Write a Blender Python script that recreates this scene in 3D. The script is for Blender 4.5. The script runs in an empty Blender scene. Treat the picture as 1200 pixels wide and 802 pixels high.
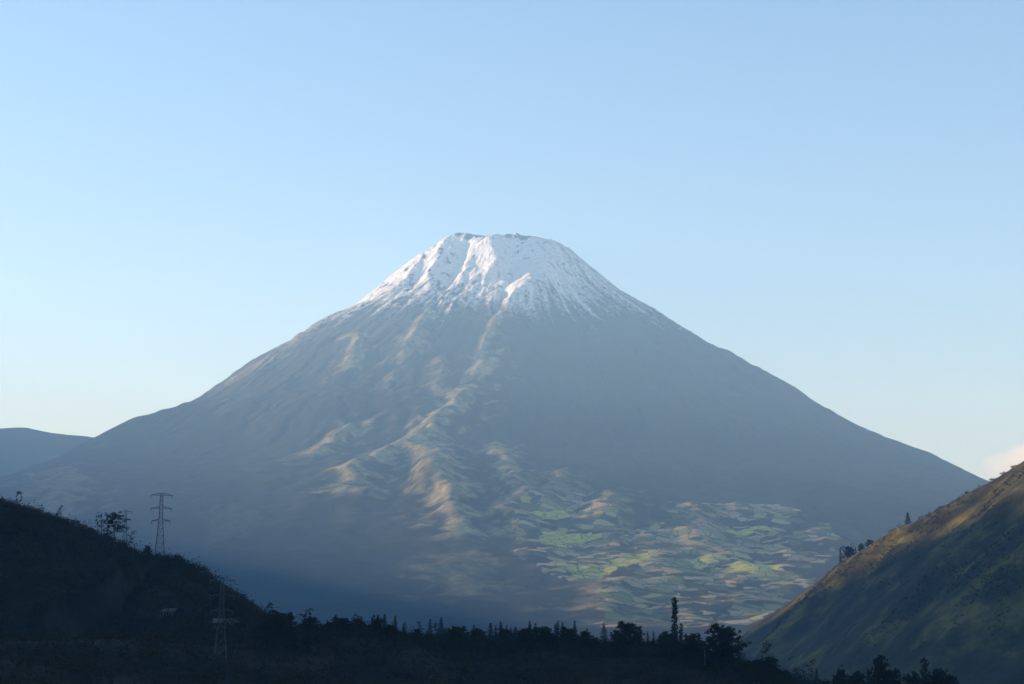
import bpy, math, random
import numpy as np
from mathutils import Vector

# ------------------------------------------------------------------ camera, sky, sun, exposure
FPX = 2025.0                      # focal length in photo pixels (photo is 1200 x 802)
PITCH = math.radians(9.9)
SUN_EL, SUN_AZ = 11.0, -71.0      # degrees; azimuth measured from the view direction, negative = left
HAZE_DENSITY = 8.6e-5
EXPOSURE = 1.19

scn = bpy.context.scene
C = scn.collection
cam_d = bpy.data.cameras.new('camera')
cam_d.sensor_width = 36.0
cam_d.lens = 36.0 * FPX / 1200.0
cam_d.clip_start = 0.5
cam_d.clip_end = 120000.0
cam = bpy.data.objects.new('camera', cam_d)
cam.location = (0, 0, 0)
cam.rotation_euler = (math.pi / 2 + PITCH, 0, 0)
C.objects.link(cam)
scn.camera = cam

world = bpy.data.worlds.new('World')
scn.world = world
world.use_nodes = True
wn = world.node_tree
wn.nodes.clear()
w_out = wn.nodes.new('ShaderNodeOutputWorld')
w_bg = wn.nodes.new('ShaderNodeBackground')
w_sky = wn.nodes.new('ShaderNodeTexSky')
w_sky.sky_type = 'NISHITA'
w_sky.sun_disc = False
w_sky.sun_elevation = math.radians(SUN_EL)
w_sky.sun_rotation = math.radians(SUN_AZ)
w_sky.altitude = 2200.0
w_sky.air_density = 1.0
w_sky.dust_density = 0.25
w_sky.ozone_density = 2.0
w_bg.inputs['Strength'].default_value = 0.13
w_wb = wn.nodes.new('ShaderNodeMix')            # the camera's cool white balance
w_wb.data_type = 'RGBA'; w_wb.blend_type = 'MULTIPLY'
w_wb.inputs[0].default_value = 1.0
w_wb.inputs[7].default_value = (1.005, 1.015, 1.085, 1)
wn.links.new(w_sky.outputs[0], w_wb.inputs[6])
wn.links.new(w_wb.outputs[2], w_bg.inputs[0])
wn.links.new(w_bg.outputs[0], w_out.inputs[0])

sun_dir = Vector((math.cos(math.radians(SUN_EL)) * math.sin(math.radians(SUN_AZ)),
                  math.cos(math.radians(SUN_EL)) * math.cos(math.radians(SUN_AZ)),
                  math.sin(math.radians(SUN_EL))))
sun_d = bpy.data.lights.new('sun', 'SUN')
sun_d.energy = 4.2
sun_d.angle = math.radians(0.5)
sun_d.color = (1.0, 0.92, 0.83)
sun = bpy.data.objects.new('sun', sun_d)
sun.rotation_euler = sun_dir.to_track_quat('Z', 'Y').to_euler()
sun.location = sun_dir * 5000
C.objects.link(sun)

vs = scn.view_settings
vs.view_transform = 'Standard'
vs.look = 'None'
vs.exposure = EXPOSURE
vs.gamma = 1.0
vs.use_curve_mapping = False
scn.cycles.volume_bounces = 3
scn.cycles.max_bounces = 6

# ------------------------------------------------------------------ numeric helpers
rng = np.random.default_rng(7)
random.seed(7)
_P = np.random.default_rng(11).permutation(256)
_P = np.concatenate([_P, _P, _P])
_GA = np.random.default_rng(12).uniform(0, 2 * np.pi, 256)
_GX, _GY = np.cos(_GA), np.sin(_GA)

def perlin(x, y, seed=0):
    x = np.asarray(x, float) + seed * 17.31
    y = np.asarray(y, float) + seed * 5.77
    xi = np.floor(x).astype(np.int64); yi = np.floor(y).astype(np.int64)
    xf = x - xi; yf = y - yi
    u = xf * xf * xf * (xf * (xf * 6 - 15) + 10); v = yf * yf * yf * (yf * (yf * 6 - 15) + 10)
    X0 = xi & 255; X1 = (xi + 1) & 255; Y0 = yi & 255; Y1 = (yi + 1) & 255
    def g(ix, iy, fx, fy):
        h = _P[_P[ix] + iy] & 255
        return _GX[h] * fx + _GY[h] * fy
    a = g(X0, Y0, xf, yf); b = g(X1, Y0, xf - 1, yf)
    c = g(X0, Y1, xf, yf - 1); d = g(X1, Y1, xf - 1, yf - 1)
    return (a + u * (b - a)) * (1 - v) + (c + u * (d - c)) * v

def fbm(x, y, octaves=4, seed=0, gain=0.5, lac=2.03):
    s = 0.0; a = 1.0
    for o in range(octaves):
        s = s + a * perlin(x, y, seed + o * 3)
        x = x * lac; y = y * lac; a *= gain
    return s

def ridged(x, y, octaves=3, seed=0, gain=0.5):
    s = 0.0; a = 1.0
    for o in range(octaves):
        s = s + a * (1 - 2 * np.abs(perlin(x, y, seed + o * 3)) * 1.6)
        x = x * 2.1; y = y * 2.1; a *= gain
    return s

def sstep(a, b, x):
    t = np.clip((x - a) / (b - a), 0, 1)
    return t * t * (3 - 2 * t)

def pix_dir(px, py):
    dx = (px - 600.0) / FPX; dy = (401.0 - py) / FPX
    return (dx, math.cos(PITCH) - dy * math.sin(PITCH), math.sin(PITCH) + dy * math.cos(PITCH))

def at(px, py, Y):
    """point on the ray of a photo pixel at depth Y (metres ahead)"""
    d = pix_dir(px, py)
    return (d[0] / d[1] * Y, Y, d[2] / d[1] * Y)

def seg_dist(x, y, pts):
    """distance from points to polyline, plus interpolated z and arc parameter of the nearest point"""
    best = np.full(x.shape, 1e18); bz = np.zeros(x.shape); side = np.zeros(x.shape); bt = np.zeros(x.shape)
    n = len(pts) - 1
    for i in range(n):
        a, b = pts[i], pts[i + 1]
        ex, ey = b[0] - a[0], b[1] - a[1]
        L2 = ex * ex + ey * ey + 1e-9
        t = np.clip(((x - a[0]) * ex + (y - a[1]) * ey) / L2, 0, 1)
        qx = a[0] + t * ex - x; qy = a[1] + t * ey - y
        d = qx * qx + qy * qy
        m = d < best
        best = np.where(m, d, best)
        if len(a) > 2:
            bz = np.where(m, a[2] + t * (b[2] - a[2]), bz)
        bt = np.where(m, (i + t) / n, bt)
    return np.sqrt(best), bz, bt

# ------------------------------------------------------------------ mesh helpers
def np_mesh(name, verts, faces, attrs=None, smooth=False, mat_idx=None):
    """mesh from numpy arrays; faces is an (n,3) or (n,4) index array"""
    me = bpy.data.meshes.new(name)
    verts = np.ascontiguousarray(verts, dtype=np.float32)
    faces = np.ascontiguousarray(faces, dtype=np.int32)
    k = faces.shape[1]
    me.vertices.add(len(verts)); me.vertices.foreach_set('co', verts.ravel())
    me.loops.add(faces.size); me.loops.foreach_set('vertex_index', faces.ravel())
    me.polygons.add(len(faces))
    me.polygons.foreach_set('loop_start', np.arange(0, faces.size, k, dtype=np.int32))
    me.polygons.foreach_set('loop_total', np.full(len(faces), k, dtype=np.int32))
    me.update(calc_edges=True)
    if smooth:
        me.polygons.foreach_set('use_smooth', np.ones(len(faces), dtype=bool))
    for an, av in (attrs or {}).items():
        a = me.attributes.new(an, 'FLOAT', 'POINT')
        a.data.foreach_set('value', np.ascontiguousarray(av, dtype=np.float32))
    me.validate()
    return me

def link(name, me, mat=None, parent=None):
    o = bpy.data.objects.new(name, me)
    C.objects.link(o)
    if mat is not None and me is not None:
        if len(me.materials) == 0:
            me.materials.append(mat)
    if parent is not None:
        o.parent = parent
    return o

def grid_faces(nr, nc, wrap=False):
    i = np.arange(nr - 1)[:, None]; j = np.arange(nc if wrap else nc - 1)[None, :]
    j2 = (j + 1) % nc
    return np.stack([i * nc + j, i * nc + j2, (i + 1) * nc + j2, (i + 1) * nc + j], -1).reshape(-1, 4)

def tag(o, label=None, cat=None, group=None, kind=None):
    if label: o['label'] = label
    if cat: o['category'] = cat
    if group: o['group'] = group
    if kind: o['kind'] = kind
    return o

class MB:
    """collects boxes, bars, tubes and cards into one mesh"""
    def __init__(s): s.v = []; s.f = []
    def quad(s, a, b, c, d):
        n = len(s.v); s.v += [a, b, c, d]; s.f.append((n, n + 1, n + 2, n + 3))
    def bar(s, p, q, w, w2=None, sides=4):
        p = Vector(p); q = Vector(q); w2 = w if w2 is None else w2
        ax = (q - p).normalized()
        up = Vector((0, 0, 1)) if abs(ax.z) < .95 else Vector((1, 0, 0))
        u = ax.cross(up).normalized(); v = ax.cross(u).normalized()
        n = len(s.v)
        for c, r in ((p, w), (q, w2)):
            for k in range(sides):
                a = 2 * math.pi * (k + .5) / sides
                s.v.append(tuple(c + u * math.cos(a) * r + v * math.sin(a) * r))
        for k in range(sides):
            k2 = (k + 1) % sides
            s.f.append((n + k, n + k2, n + sides + k2, n + sides + k))
        s.f.append(tuple(n + k for k in range(sides))[::-1]); s.f.append(tuple(n + sides + k for k in range(sides)))
    def tube(s, pts, r0, r1, sides=6):
        n = len(pts)
        for i in range(n - 1):
            a = r0 + (r1 - r0) * i / (n - 1); b = r0 + (r1 - r0) * (i + 1) / (n - 1)
            s.bar(pts[i], pts[i + 1], a, b, sides)
    def box(s, lo, hi):
        x0, y0, z0 = lo; x1, y1, z1 = hi; n = len(s.v)
        s.v += [(x0, y0, z0), (x1, y0, z0), (x1, y1, z0), (x0, y1, z0), (x0, y0, z1), (x1, y0, z1), (x1, y1, z1), (x0, y1, z1)]
        s.f += [(n, n + 3, n + 2, n + 1), (n + 4, n + 5, n + 6, n + 7), (n, n + 1, n + 5, n + 4),
                (n + 1, n + 2, n + 6, n + 5), (n + 2, n + 3, n + 7, n + 6), (n + 3, n, n + 4, n + 7)]
    def mesh(s, name):
        me = bpy.data.meshes.new(name); me.from_pydata([tuple(v) for v in s.v], [], s.f); me.update(); return me
    def build(s, name, mat, parent=None): return link(name, s.mesh(name), mat, parent)

# ------------------------------------------------------------------ material helpers
class NT:
    def __init__(s, name):
        s.m = bpy.data.materials.new(name); s.m.use_nodes = True
        s.t = s.m.node_tree; s.b = s.t.nodes['Principled BSDF']; s.o = s.t.nodes['Material Output']
        s.b.inputs['Roughness'].default_value = 0.95
        s.b.inputs['Specular IOR Level'].default_value = 0.1
    def n(s, t, **kw):
        nd = s.t.nodes.new(t)
        for k, v in kw.items(): setattr(nd, k, v)
        return nd
    def l(s, a, b): s.t.links.new(a, b)
    def attr(s, name): return s.n('ShaderNodeAttribute', attribute_name=name).outputs['Fac']
    def pos(s, scale=(1, 1, 1), obj=True):
        tc = s.n('ShaderNodeTexCoord'); mp = s.n('ShaderNodeMapping'); mp.inputs['Scale'].default_value = scale
        s.l(tc.outputs['Object'], mp.inputs[0]); return mp.outputs[0]
    def noise(s, vec, scale, detail=4, rough=.55):
        nd = s.n('ShaderNodeTexNoise'); nd.inputs['Scale'].default_value = scale
        nd.inputs['Detail'].default_value = detail; nd.inputs['Roughness'].default_value = rough
        s.l(vec, nd.inputs['Vector']); return nd.outputs['Fac']
    def ramp(s, fac, stops, interp='LINEAR'):
        r = s.n('ShaderNodeValToRGB'); e = r.color_ramp.elements; r.color_ramp.interpolation = interp
        while len(e) < len(stops): e.new(.5)
        for el, (p, c) in zip(e, stops):
            el.position = p; el.color = (*c, 1) if len(c) == 3 else c
        s.l(fac, r.inputs[0]); return r.outputs[0]
    def mix(s, fac, a, b):
        m = s.n('ShaderNodeMix', data_type='RGBA')
        for sock, v in ((m.inputs[0], fac), (m.inputs[6], a), (m.inputs[7], b)):
            if isinstance(v, (int, float)): sock.default_value = v
            elif isinstance(v, tuple): sock.default_value = (*v, 1)
            else: s.l(v, sock)
        return m.outputs[2]
    def math(s, op, a, b=0.0, clamp=False):
        m = s.n('ShaderNodeMath', operation=op, use_clamp=clamp)
        for sock, v in ((m.inputs[0], a), (m.inputs[1], b)):
            if isinstance(v, (int, float)): sock.default_value = v
            else: s.l(v, sock)
        return m.outputs[0]
    def bump(s, h, dist, strength=1.0):
        b = s.n('ShaderNodeBump'); b.inputs['Distance'].default_value = dist; b.inputs['Strength'].default_value = strength
        s.l(h, b.inputs['Height']); s.l(b.outputs[0], s.b.inputs['Normal'])
    def col(s, c):
        if isinstance(c, tuple): s.b.inputs['Base Color'].default_value = (*c, 1)
        else: s.l(c, s.b.inputs['Base Color'])

def plain(name, colr, rough=.8, var=0.25, scale=3.0, metallic=0.0):
    t = NT(name); t.b.inputs['Roughness'].default_value = rough; t.b.inputs['Metallic'].default_value = metallic
    f = t.noise(t.pos(), scale, 3)
    t.col(t.ramp(f, [(.3, tuple(c * (1 - var) for c in colr)), (.7, tuple(min(1, c * (1 + var)) for c in colr))]))
    return t.m

def foliage_mat(name, dark, light):
    t = NT(name)
    f = t.noise(t.pos(), .9, 3)
    oi = t.n('ShaderNodeObjectInfo')
    f = t.math('ADD', t.math('MULTIPLY', f, .5), t.math('MULTIPLY', t.noise(t.pos(), .09, 3), .5))
    f2 = t.math('ADD', f, t.math('MULTIPLY', t.math('SUBTRACT', oi.outputs['Random'], .5), .25))
    t.col(t.ramp(f2, [(.3, dark), (.7, light)]))
    return t.m

# ------------------------------------------------------------------ volcano
VD = 11000.0                                    # distance of the summit axis
VX = at(592, 300, VD)[0]

def profile(side):
    if side < 0:
        px = [(520, 287), (490, 303), (450, 336), (420, 361), (380, 382), (330, 412), (280, 440), (250, 460), (220, 481), (190, 499), (160, 506), (130, 515), (105, 529), (50, 560), (0, 582)]
    else:
        px = [(662, 292), (690, 316), (730, 348), (780, 377), (830, 408), (880, 435), (940, 468), (1000, 506), (1060, 537), (1110, 558), (1150, 580), (1200, 601)]
    out = []
    for x, y in px:
        X, _, Z = at(x, y, VD)
        r = abs(X - VX); e = math.atan2(Z, VD)
        sp = min(.6, math.tan(e) / .56)
        for _ in range(3):
            k = 1 - sp * r / VD
            rr = r * k / math.sqrt(1 - sp * sp)
        out.append((rr, Z * k))
    last = out[-1][1]
    out += [(4300, 560), (5200, 300), (6200, 90), (7200, -60), (8600, -130)]
    return np.array(out)
PL, PR = profile(-1), profile(1)
SUMMIT_R = 330.0

def volcano_base(x, y):
    dx = x - VX; dy = y - VD
    r = np.hypot(dx, dy); th = np.arctan2(dy, dx)
    w = 0.5 - 0.5 * np.cos(th)                  # 1 on the left, 0 on the right
    zl = np.interp(r, PL[:, 0], PL[:, 1]); zr = np.interp(r, PR[:, 0], PR[:, 1])
    return zl * w + zr * (1 - w)

def on_volcano(px, py):
    d = pix_dir(px, py)
    Y = np.arange(3000., 11000., 5.)
    X = d[0] / d[1] * Y; Z = d[2] / d[1] * Y
    h = volcano_base(X, Y)
    i = int(np.argmax(h >= Z)) if (h >= Z).any() else int(np.argmax(h - Z))
    return (X[i], Y[i])

# spurs that catch the light, drawn as (photo points -> ground points, half width m, height m, paleness: sunlight painted onto bare ground)
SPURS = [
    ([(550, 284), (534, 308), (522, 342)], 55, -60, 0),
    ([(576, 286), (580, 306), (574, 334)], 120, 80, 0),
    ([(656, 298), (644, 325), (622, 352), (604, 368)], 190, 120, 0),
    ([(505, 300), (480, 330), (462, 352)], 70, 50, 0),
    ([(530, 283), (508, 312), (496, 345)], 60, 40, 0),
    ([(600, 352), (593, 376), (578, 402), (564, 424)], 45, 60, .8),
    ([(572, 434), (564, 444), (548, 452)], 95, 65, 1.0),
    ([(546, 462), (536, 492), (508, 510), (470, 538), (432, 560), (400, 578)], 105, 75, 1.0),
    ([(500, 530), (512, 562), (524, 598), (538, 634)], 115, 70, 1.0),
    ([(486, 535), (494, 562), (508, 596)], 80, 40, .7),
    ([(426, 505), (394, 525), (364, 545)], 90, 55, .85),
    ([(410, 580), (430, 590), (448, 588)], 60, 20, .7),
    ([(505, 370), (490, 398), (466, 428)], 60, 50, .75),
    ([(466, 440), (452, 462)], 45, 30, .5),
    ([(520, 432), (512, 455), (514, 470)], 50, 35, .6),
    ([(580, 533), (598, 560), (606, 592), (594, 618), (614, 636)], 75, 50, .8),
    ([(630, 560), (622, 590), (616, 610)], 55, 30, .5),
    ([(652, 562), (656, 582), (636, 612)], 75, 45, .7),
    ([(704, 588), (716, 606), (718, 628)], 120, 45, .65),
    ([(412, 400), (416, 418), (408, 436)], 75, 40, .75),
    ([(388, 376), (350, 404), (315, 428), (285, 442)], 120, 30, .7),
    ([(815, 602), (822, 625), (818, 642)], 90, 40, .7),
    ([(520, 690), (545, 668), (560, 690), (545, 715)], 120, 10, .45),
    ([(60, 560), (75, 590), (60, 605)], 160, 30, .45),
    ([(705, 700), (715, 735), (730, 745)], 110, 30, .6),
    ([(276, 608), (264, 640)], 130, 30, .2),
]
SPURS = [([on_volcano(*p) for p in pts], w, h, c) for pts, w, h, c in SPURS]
FIELD_POLY = [on_volcano(*p) for p in [(590, 612), (640, 590), (690, 590), (745, 640), (770, 625), (800, 600), (870, 598), (930, 606), (985, 640), (940, 700), (905, 745), (840, 752), (700, 752), (712, 715), (665, 690), (615, 672)]]
BRIGHT_FIELDS = [([(648, 648), (660, 640), (676, 638)], 75), ([(678, 676), (700, 680), (725, 673), (748, 662)], 55), ([(820, 668), (838, 664)], 75), ([(868, 676), (890, 672)], 70), ([(640, 614), (652, 612)], 60), ([(868, 632), (882, 630)], 50)]
BRIGHT_FIELDS = [([on_volcano(*p) for p in pts], w) for pts, w in BRIGHT_FIELDS]

def in_poly(x, y, poly):
    inside = np.zeros(x.shape, bool); n = len(poly); j = n - 1
    for i in range(n):
        xi, yi = poly[i]; xj, yj = poly[j]
        c = ((yi > y) != (yj > y)) & (x < (xj - xi) * (y - yi) / (yj - yi + 1e-9) + xi)
        inside ^= c; j = i
    return inside

def erode(h, dx, iters, K, m=.45):
    """water cuts branching ravines: stream-power erosion along the steepest descent"""
    ny, nx = h.shape; n = ny * nx
    idx = np.arange(n).reshape(ny, nx)
    nb = [(-1, 0), (1, 0), (0, -1), (0, 1), (-1, -1), (-1, 1), (1, -1), (1, 1)]
    for it in range(iters):
        best = np.zeros((ny, nx)); rec = idx.copy(); dist = np.full((ny, nx), dx)
        for oy, ox in nb:
            L = dx * math.hypot(oy, ox)
            ys = slice(max(0, -oy), ny - max(0, oy)); xs = slice(max(0, -ox), nx - max(0, ox))
            yt = slice(max(0, oy), ny - max(0, -oy)); xt = slice(max(0, ox), nx - max(0, -ox))
            sl = (h[ys, xs] - h[yt, xt]) / L
            mk = sl > best[ys, xs]
            best[ys, xs] = np.where(mk, sl, best[ys, xs]); rec[ys, xs] = np.where(mk, idx[yt, xt], rec[ys, xs]); dist[ys, xs] = np.where(mk, L, dist[ys, xs])
        hf = h.ravel(); order = np.argsort(hf, kind='stable')
        r = rec.ravel().tolist(); A = [dx * dx] * n; ol = order.tolist()
        for i in reversed(ol):
            j = r[i]
            if j != i: A[j] += A[i]
        F = (K * np.minimum(np.array(A), 2.5e6) ** m / dist.ravel()).tolist(); hl = hf.tolist()
        for i in ol:
            j = r[i]
            if j != i: hl[i] = (hl[i] + F[i] * hl[j]) / (1 + F[i])
        h = np.array(hl).reshape(ny, nx)
        lap = -4 * h; lap[1:] += h[:-1]; lap[:-1] += h[1:]; lap[:, 1:] += h[:, :-1]; lap[:, :-1] += h[:, 1:]
        lap[0] = lap[-1] = 0; lap[:, 0] = lap[:, -1] = 0
        h = h + .03 * lap
    return h

def bilerp(G, x0, y0, dx, x, y):
    fx = np.clip((x - x0) / dx, 0, G.shape[1] - 1.001); fy = np.clip((y - y0) / dx, 0, G.shape[0] - 1.001)
    i = fx.astype(int); j = fy.astype(int); u = fx - i; v = fy - j
    return (G[j, i] * (1 - u) + G[j, i + 1] * u) * (1 - v) + (G[j + 1, i] * (1 - u) + G[j + 1, i + 1] * u) * v

def spur_height(x, y):
    add = np.zeros(x.shape); bare = np.zeros(x.shape)  # bare: pale ground with the sunlit patches painted in
    for pts, w, h, c in SPURS:
        x0 = min(p[0] for p in pts) - 700; x1 = max(p[0] for p in pts) + 700
        y0 = min(p[1] for p in pts) - 700; y1 = max(p[1] for p in pts) + 700
        m = (x > x0) & (x < x1) & (y > y0) & (y < y1)
        xs, ys = x[m], y[m]
        wx = 55 * fbm(xs / 220, ys / 220, 3, 61); wy = 55 * fbm(xs / 220, ys / 220, 3, 62)
        d, _, t = seg_dist(xs + wx, ys + wy, pts)
        taper = sstep(0, .15, t) * sstep(1, .85, t) * .7 + .3
        wv = w * (.75 + .5 * perlin(xs / 150, ys / 150, 63))
        add[m] += .85 * h * taper * np.clip(1 - d / (wv * 1.7), 0, 1) ** 1.3
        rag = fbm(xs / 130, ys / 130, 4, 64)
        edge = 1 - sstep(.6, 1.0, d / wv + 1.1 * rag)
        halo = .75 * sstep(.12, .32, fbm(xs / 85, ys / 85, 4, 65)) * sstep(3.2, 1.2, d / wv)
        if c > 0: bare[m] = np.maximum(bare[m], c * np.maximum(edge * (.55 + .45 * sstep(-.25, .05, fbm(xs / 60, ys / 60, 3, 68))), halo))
    return add, bare

def ravines():
    dx = 16.; x0, x1, y0, y1 = VX - 5200, VX + 5200, VD - 7000, VD + 1200
    X, Y = np.meshgrid(np.arange(x0, x1, dx), np.arange(y0, y1, dx))
    h0 = volcano_base(X, Y)
    R = np.hypot(X - VX, Y - VD); an = np.arctan2(Y - VD, X - VX)
    add, _ = spur_height(X, Y)
    a = an + .05 * fbm(X / 900, Y / 900, 3, 21)
    amp = sstep(300, 1400, R)
    n = amp * (9 * fbm(np.cos(a) * 6, np.sin(a) * 6 + R / 3000, 3, 31) + 22 * fbm(X / 420, Y / 420, 4, 51) + 6 * fbm(X / 60, Y / 60, 2, 52)) + sstep(350, 700, R) * (12 * perlin(np.cos(a) * 14, np.sin(a) * 14, 33) + 5 * fbm(X / 50, Y / 50, 3, 41)) + 10 * sstep(700, 1500, R) * ridged(X / 210, Y / 210, 3, 54)
    h = h0 + add + n
    e = erode(h, dx, 12, EROSION)
    return e - h0 + 26, (x0, y0, dx)
EROSION = .022

def make_volcano():
    # radial rows, angular columns: dense on the side that faces the valley, coarser behind
    r = np.concatenate([np.linspace(2, 420, 60), np.linspace(427, 2600, 270), np.linspace(2612, 8600, 260)])
    th = np.concatenate([np.linspace(-math.pi - .25, .25, 900), np.linspace(.25, math.pi - .25, 130)[1:-1]])
    R, T = np.meshgrid(r, th, indexing='ij')
    x = VX + R * np.cos(T); y = VD + R * np.sin(T)
    z = volcano_base(x, y)
    lx, ly = R * np.cos(T), R * np.sin(T)
    # summit: rim, crater bowl, uneven crest
    ang = np.arctan2(ly, lx)
    rim = np.interp(np.degrees(ang), [-180, -160, -140, -122, -106, -92, -80, -70, -62, -38, -25, -10, 0, 40, 90, 140, 180],
                    [30, 45, 58, 30, -14, 0, 30, 2, -10, -6, -16, 14, 18, 10, 10, 20, 30])
    rim = rim + 9 * perlin(ang * 4, R / 200, 4) + 15 * perlin(ang * 11, R / 120, 5) + 14 * perlin(ang * 24, R / 60, 6) + 8 * perlin(ang * 55, R / 30, 8)
    topz = np.interp(SUMMIT_R, PL[:, 0], PL[:, 1]) * .5 + np.interp(SUMMIT_R, PR[:, 0], PR[:, 1]) * .5
    bowl = np.where(R < 300, -90 * (1 - (R / 300) ** 2), 0)
    wtop = sstep(520, 340, R)
    z = z + wtop * rim + bowl
    # ravines cut by water, spurs between them
    a = ang + .05 * fbm(x / 900, y / 900, 3, 21)
    G, (gx, gy, gd) = ravines()
    dz = bilerp(G, gx, gy, gd, x, y)
    print('ravines', np.percentile(dz, [2, 10, 50, 90, 98]).round())
    z = z + dz * sstep(330, 480, R)
    z = z + sstep(330, 480, R) * sstep(2600, 1100, R) * (8 * fbm(x / 48, y / 48, 3, 43) + 3.5 * perlin(x / 17, y / 17, 42)) + 2.5 * perlin(x / 30, y / 30, 44) * sstep(500, 2500, R)
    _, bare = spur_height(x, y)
    # snow: lies above a ragged line, thinner on rock ribs
    line = np.interp(np.degrees(ang), [-180, -150, -134, -118, -104, -79, -51, -20, 0, 90, 180], [1850, 1900, 1970, 1950, 1890, 1850, 1930, 1850, 1780, 1950, 1850])
    streak = fbm(np.cos(a) * 34, np.sin(a) * 34 + R / 1300, 4, 71)
    snow_n = z + 190 * streak + 120 * fbm(np.cos(a) * 10, np.sin(a) * 10 + R / 500, 3, 73) + 90 * fbm(x / 110, y / 110, 4, 72)
    snow = sstep(line - 190, line + 330, snow_n)
    band = sstep(60, 20, np.abs(R - 436 - 22 * perlin(ang * 6, R / 300, 74))) * sstep(-.15, .2, perlin(ang * 9, R / 80, 75) + .6 * perlin(x / 22, y / 22, 78))
    crag = np.maximum(sstep(.15, .45, fbm(x / 55, y / 55, 3, 76)) * sstep(300, 600, -lx + .3 * R), .8 * sstep(.22, .5, fbm(x / 40, y / 40, 3, 79)))
    thin = np.interp(np.degrees(ang), [-180, -110, -80, -55, 0, 90, 180], [1, 1, .92, .66, .56, .6, 1])
    thin = thin + (1 - thin) * 1.3 * fbm(np.cos(a) * 30, np.sin(a) * 30 + R / 600, 3, 77)
    snow = snow * (1 - .95 * band) * (1 - .75 * crag) * np.clip(thin, 0, 1)
    # cultivated land
    wxx = x + 60 * fbm(x / 200, y / 200, 3, 81); wyy = y + 60 * fbm(x / 200, y / 200, 3, 82)
    fld = in_poly(wxx, wyy, FIELD_POLY).astype(float)
    fld *= .35 + .65 * sstep(-.25, .2, fbm(x / 330, y / 330, 3, 83))
    bright = np.zeros(x.shape)
    for pts, w in BRIGHT_FIELDS:
        d, _, _ = seg_dist(wxx, wyy, pts)
        bright = np.maximum(bright, 1 - sstep(.7, 1.0, d / w + .25 * fbm(x / 60, y / 60, 2, 84)))
    verts = np.stack([x, y, z], -1).reshape(-1, 3)
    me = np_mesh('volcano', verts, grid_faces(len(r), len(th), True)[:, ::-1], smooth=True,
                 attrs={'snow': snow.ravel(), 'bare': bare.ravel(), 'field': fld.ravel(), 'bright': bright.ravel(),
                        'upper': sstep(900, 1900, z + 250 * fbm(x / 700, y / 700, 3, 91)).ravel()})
    t = NT('volcano_slope')
    p = t.pos()
    n1 = t.noise(p, .004, 6, .6); n2 = t.noise(p, .02, 5, .6); n3 = t.noise(p, .05, 6, .68)
    forest = t.ramp(n2, [(.3, (.008, .012, .007)), (.55, (.014, .018, .010)), (.8, (.026, .028, .015))])
    rock = t.ramp(n2, [(.3, (.020, .019, .018)), (.6, (.034, .031, .028)), (.85, (.06, .053, .046))])
    base = t.mix(t.attr('upper'), forest, rock)
    pale = t.ramp(n3, [(.3, (.13, .125, .06)), (.5, (.31, .285, .145)), (.8, (.46, .415, .225))])  # lighter olive ground that also carries the spurs' sunlight in its colour
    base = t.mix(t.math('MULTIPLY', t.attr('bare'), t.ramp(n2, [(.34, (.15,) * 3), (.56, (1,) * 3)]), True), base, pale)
    vo = t.n('ShaderNodeTexVoronoi', distance='CHEBYCHEV'); vo.inputs['Scale'].default_value = .024
    wv = t.n('ShaderNodeVectorMath', operation='ADD')
    nz = t.n('ShaderNodeTexNoise'); nz.inputs['Scale'].default_value = .006; nz.inputs['Detail'].default_value = 5
    t.l(p, nz.inputs['Vector'])
    sc = t.n('ShaderNodeVectorMath', operation='SCALE'); sc.inputs['Scale'].default_value = 70
    t.l(nz.outputs['Color'], sc.inputs[0]); t.l(p, wv.inputs[0]); t.l(sc.outputs[0], wv.inputs[1])
    mp = t.n('ShaderNodeMapping'); mp.inputs['Scale'].default_value = (.85, 1.0, .0); mp.inputs['Rotation'].default_value = (0, 0, .25)
    t.l(wv.outputs[0], mp.inputs[0]); t.l(mp.outputs[0], vo.inputs['Vector'])
    sp = t.n('ShaderNodeSeparateColor'); t.l(vo.outputs['Color'], sp.inputs[0])
    crops = t.ramp(sp.outputs[0], [(0, (.03, .038, .02)), (.14, (.23, .19, .105)), (.28, (.08, .10, .035)), (.40, (.33, .26, .15)), (.53, (.15, .17, .06)),
                                   (.66, (.34, .31, .12)), (.80, (.05, .06, .028)), (.9, (.36, .29, .19))], 'CONSTANT')
    cell = t.math('MULTIPLY', t.math('SUBTRACT', sp.outputs[1], .5), .8)
    fm = t.ramp(t.math('ADD', t.attr('field'), cell), [(.33, (0,) * 3), (.36, (1,) * 3)])
    fm = t.math('MULTIPLY', fm, t.ramp(t.attr('field'), [(.10, (0,) * 3), (.30, (1,) * 3)]))
    base = t.mix(fm, base, crops)
    ve = t.n('ShaderNodeTexVoronoi', feature='DISTANCE_TO_EDGE'); ve.inputs['Scale'].default_value = .024; t.l(mp.outputs[0], ve.inputs['Vector'])
    hedge = t.math('MULTIPLY', t.ramp(ve.outputs['Distance'], [(.02, (.75,) * 3), (.06, (0,) * 3)]), fm)
    base = t.mix(t.ramp(t.math('ADD', t.attr('bright'), t.math('MULTIPLY', cell, 1.1)), [(.58, (0,) * 3), (.62, (1,) * 3)]), base, t.ramp(n3, [(.3, (.28, .30, .06)), (.6, (.50, .48, .10)), (.85, (.36, .36, .09))]))
    base = t.mix(hedge, base, (.022, .028, .014))
    snowc = t.ramp(n3, [(.3, (.54, .54, .55)), (.7, (.80, .79, .78))])
    sm = t.math('ADD', t.attr('snow'), t.math('MULTIPLY', t.math('SUBTRACT', n3, .5), 1.3))
    base = t.mix(t.ramp(sm, [(.22, (0, 0, 0)), (.80, (1, 1, 1))]), base, snowc)
    t.col(base)
    t.bump(n3, 12.0, .4)
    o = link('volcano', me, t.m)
    return tag(o, kind='structure')
volcano = make_volcano()

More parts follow.
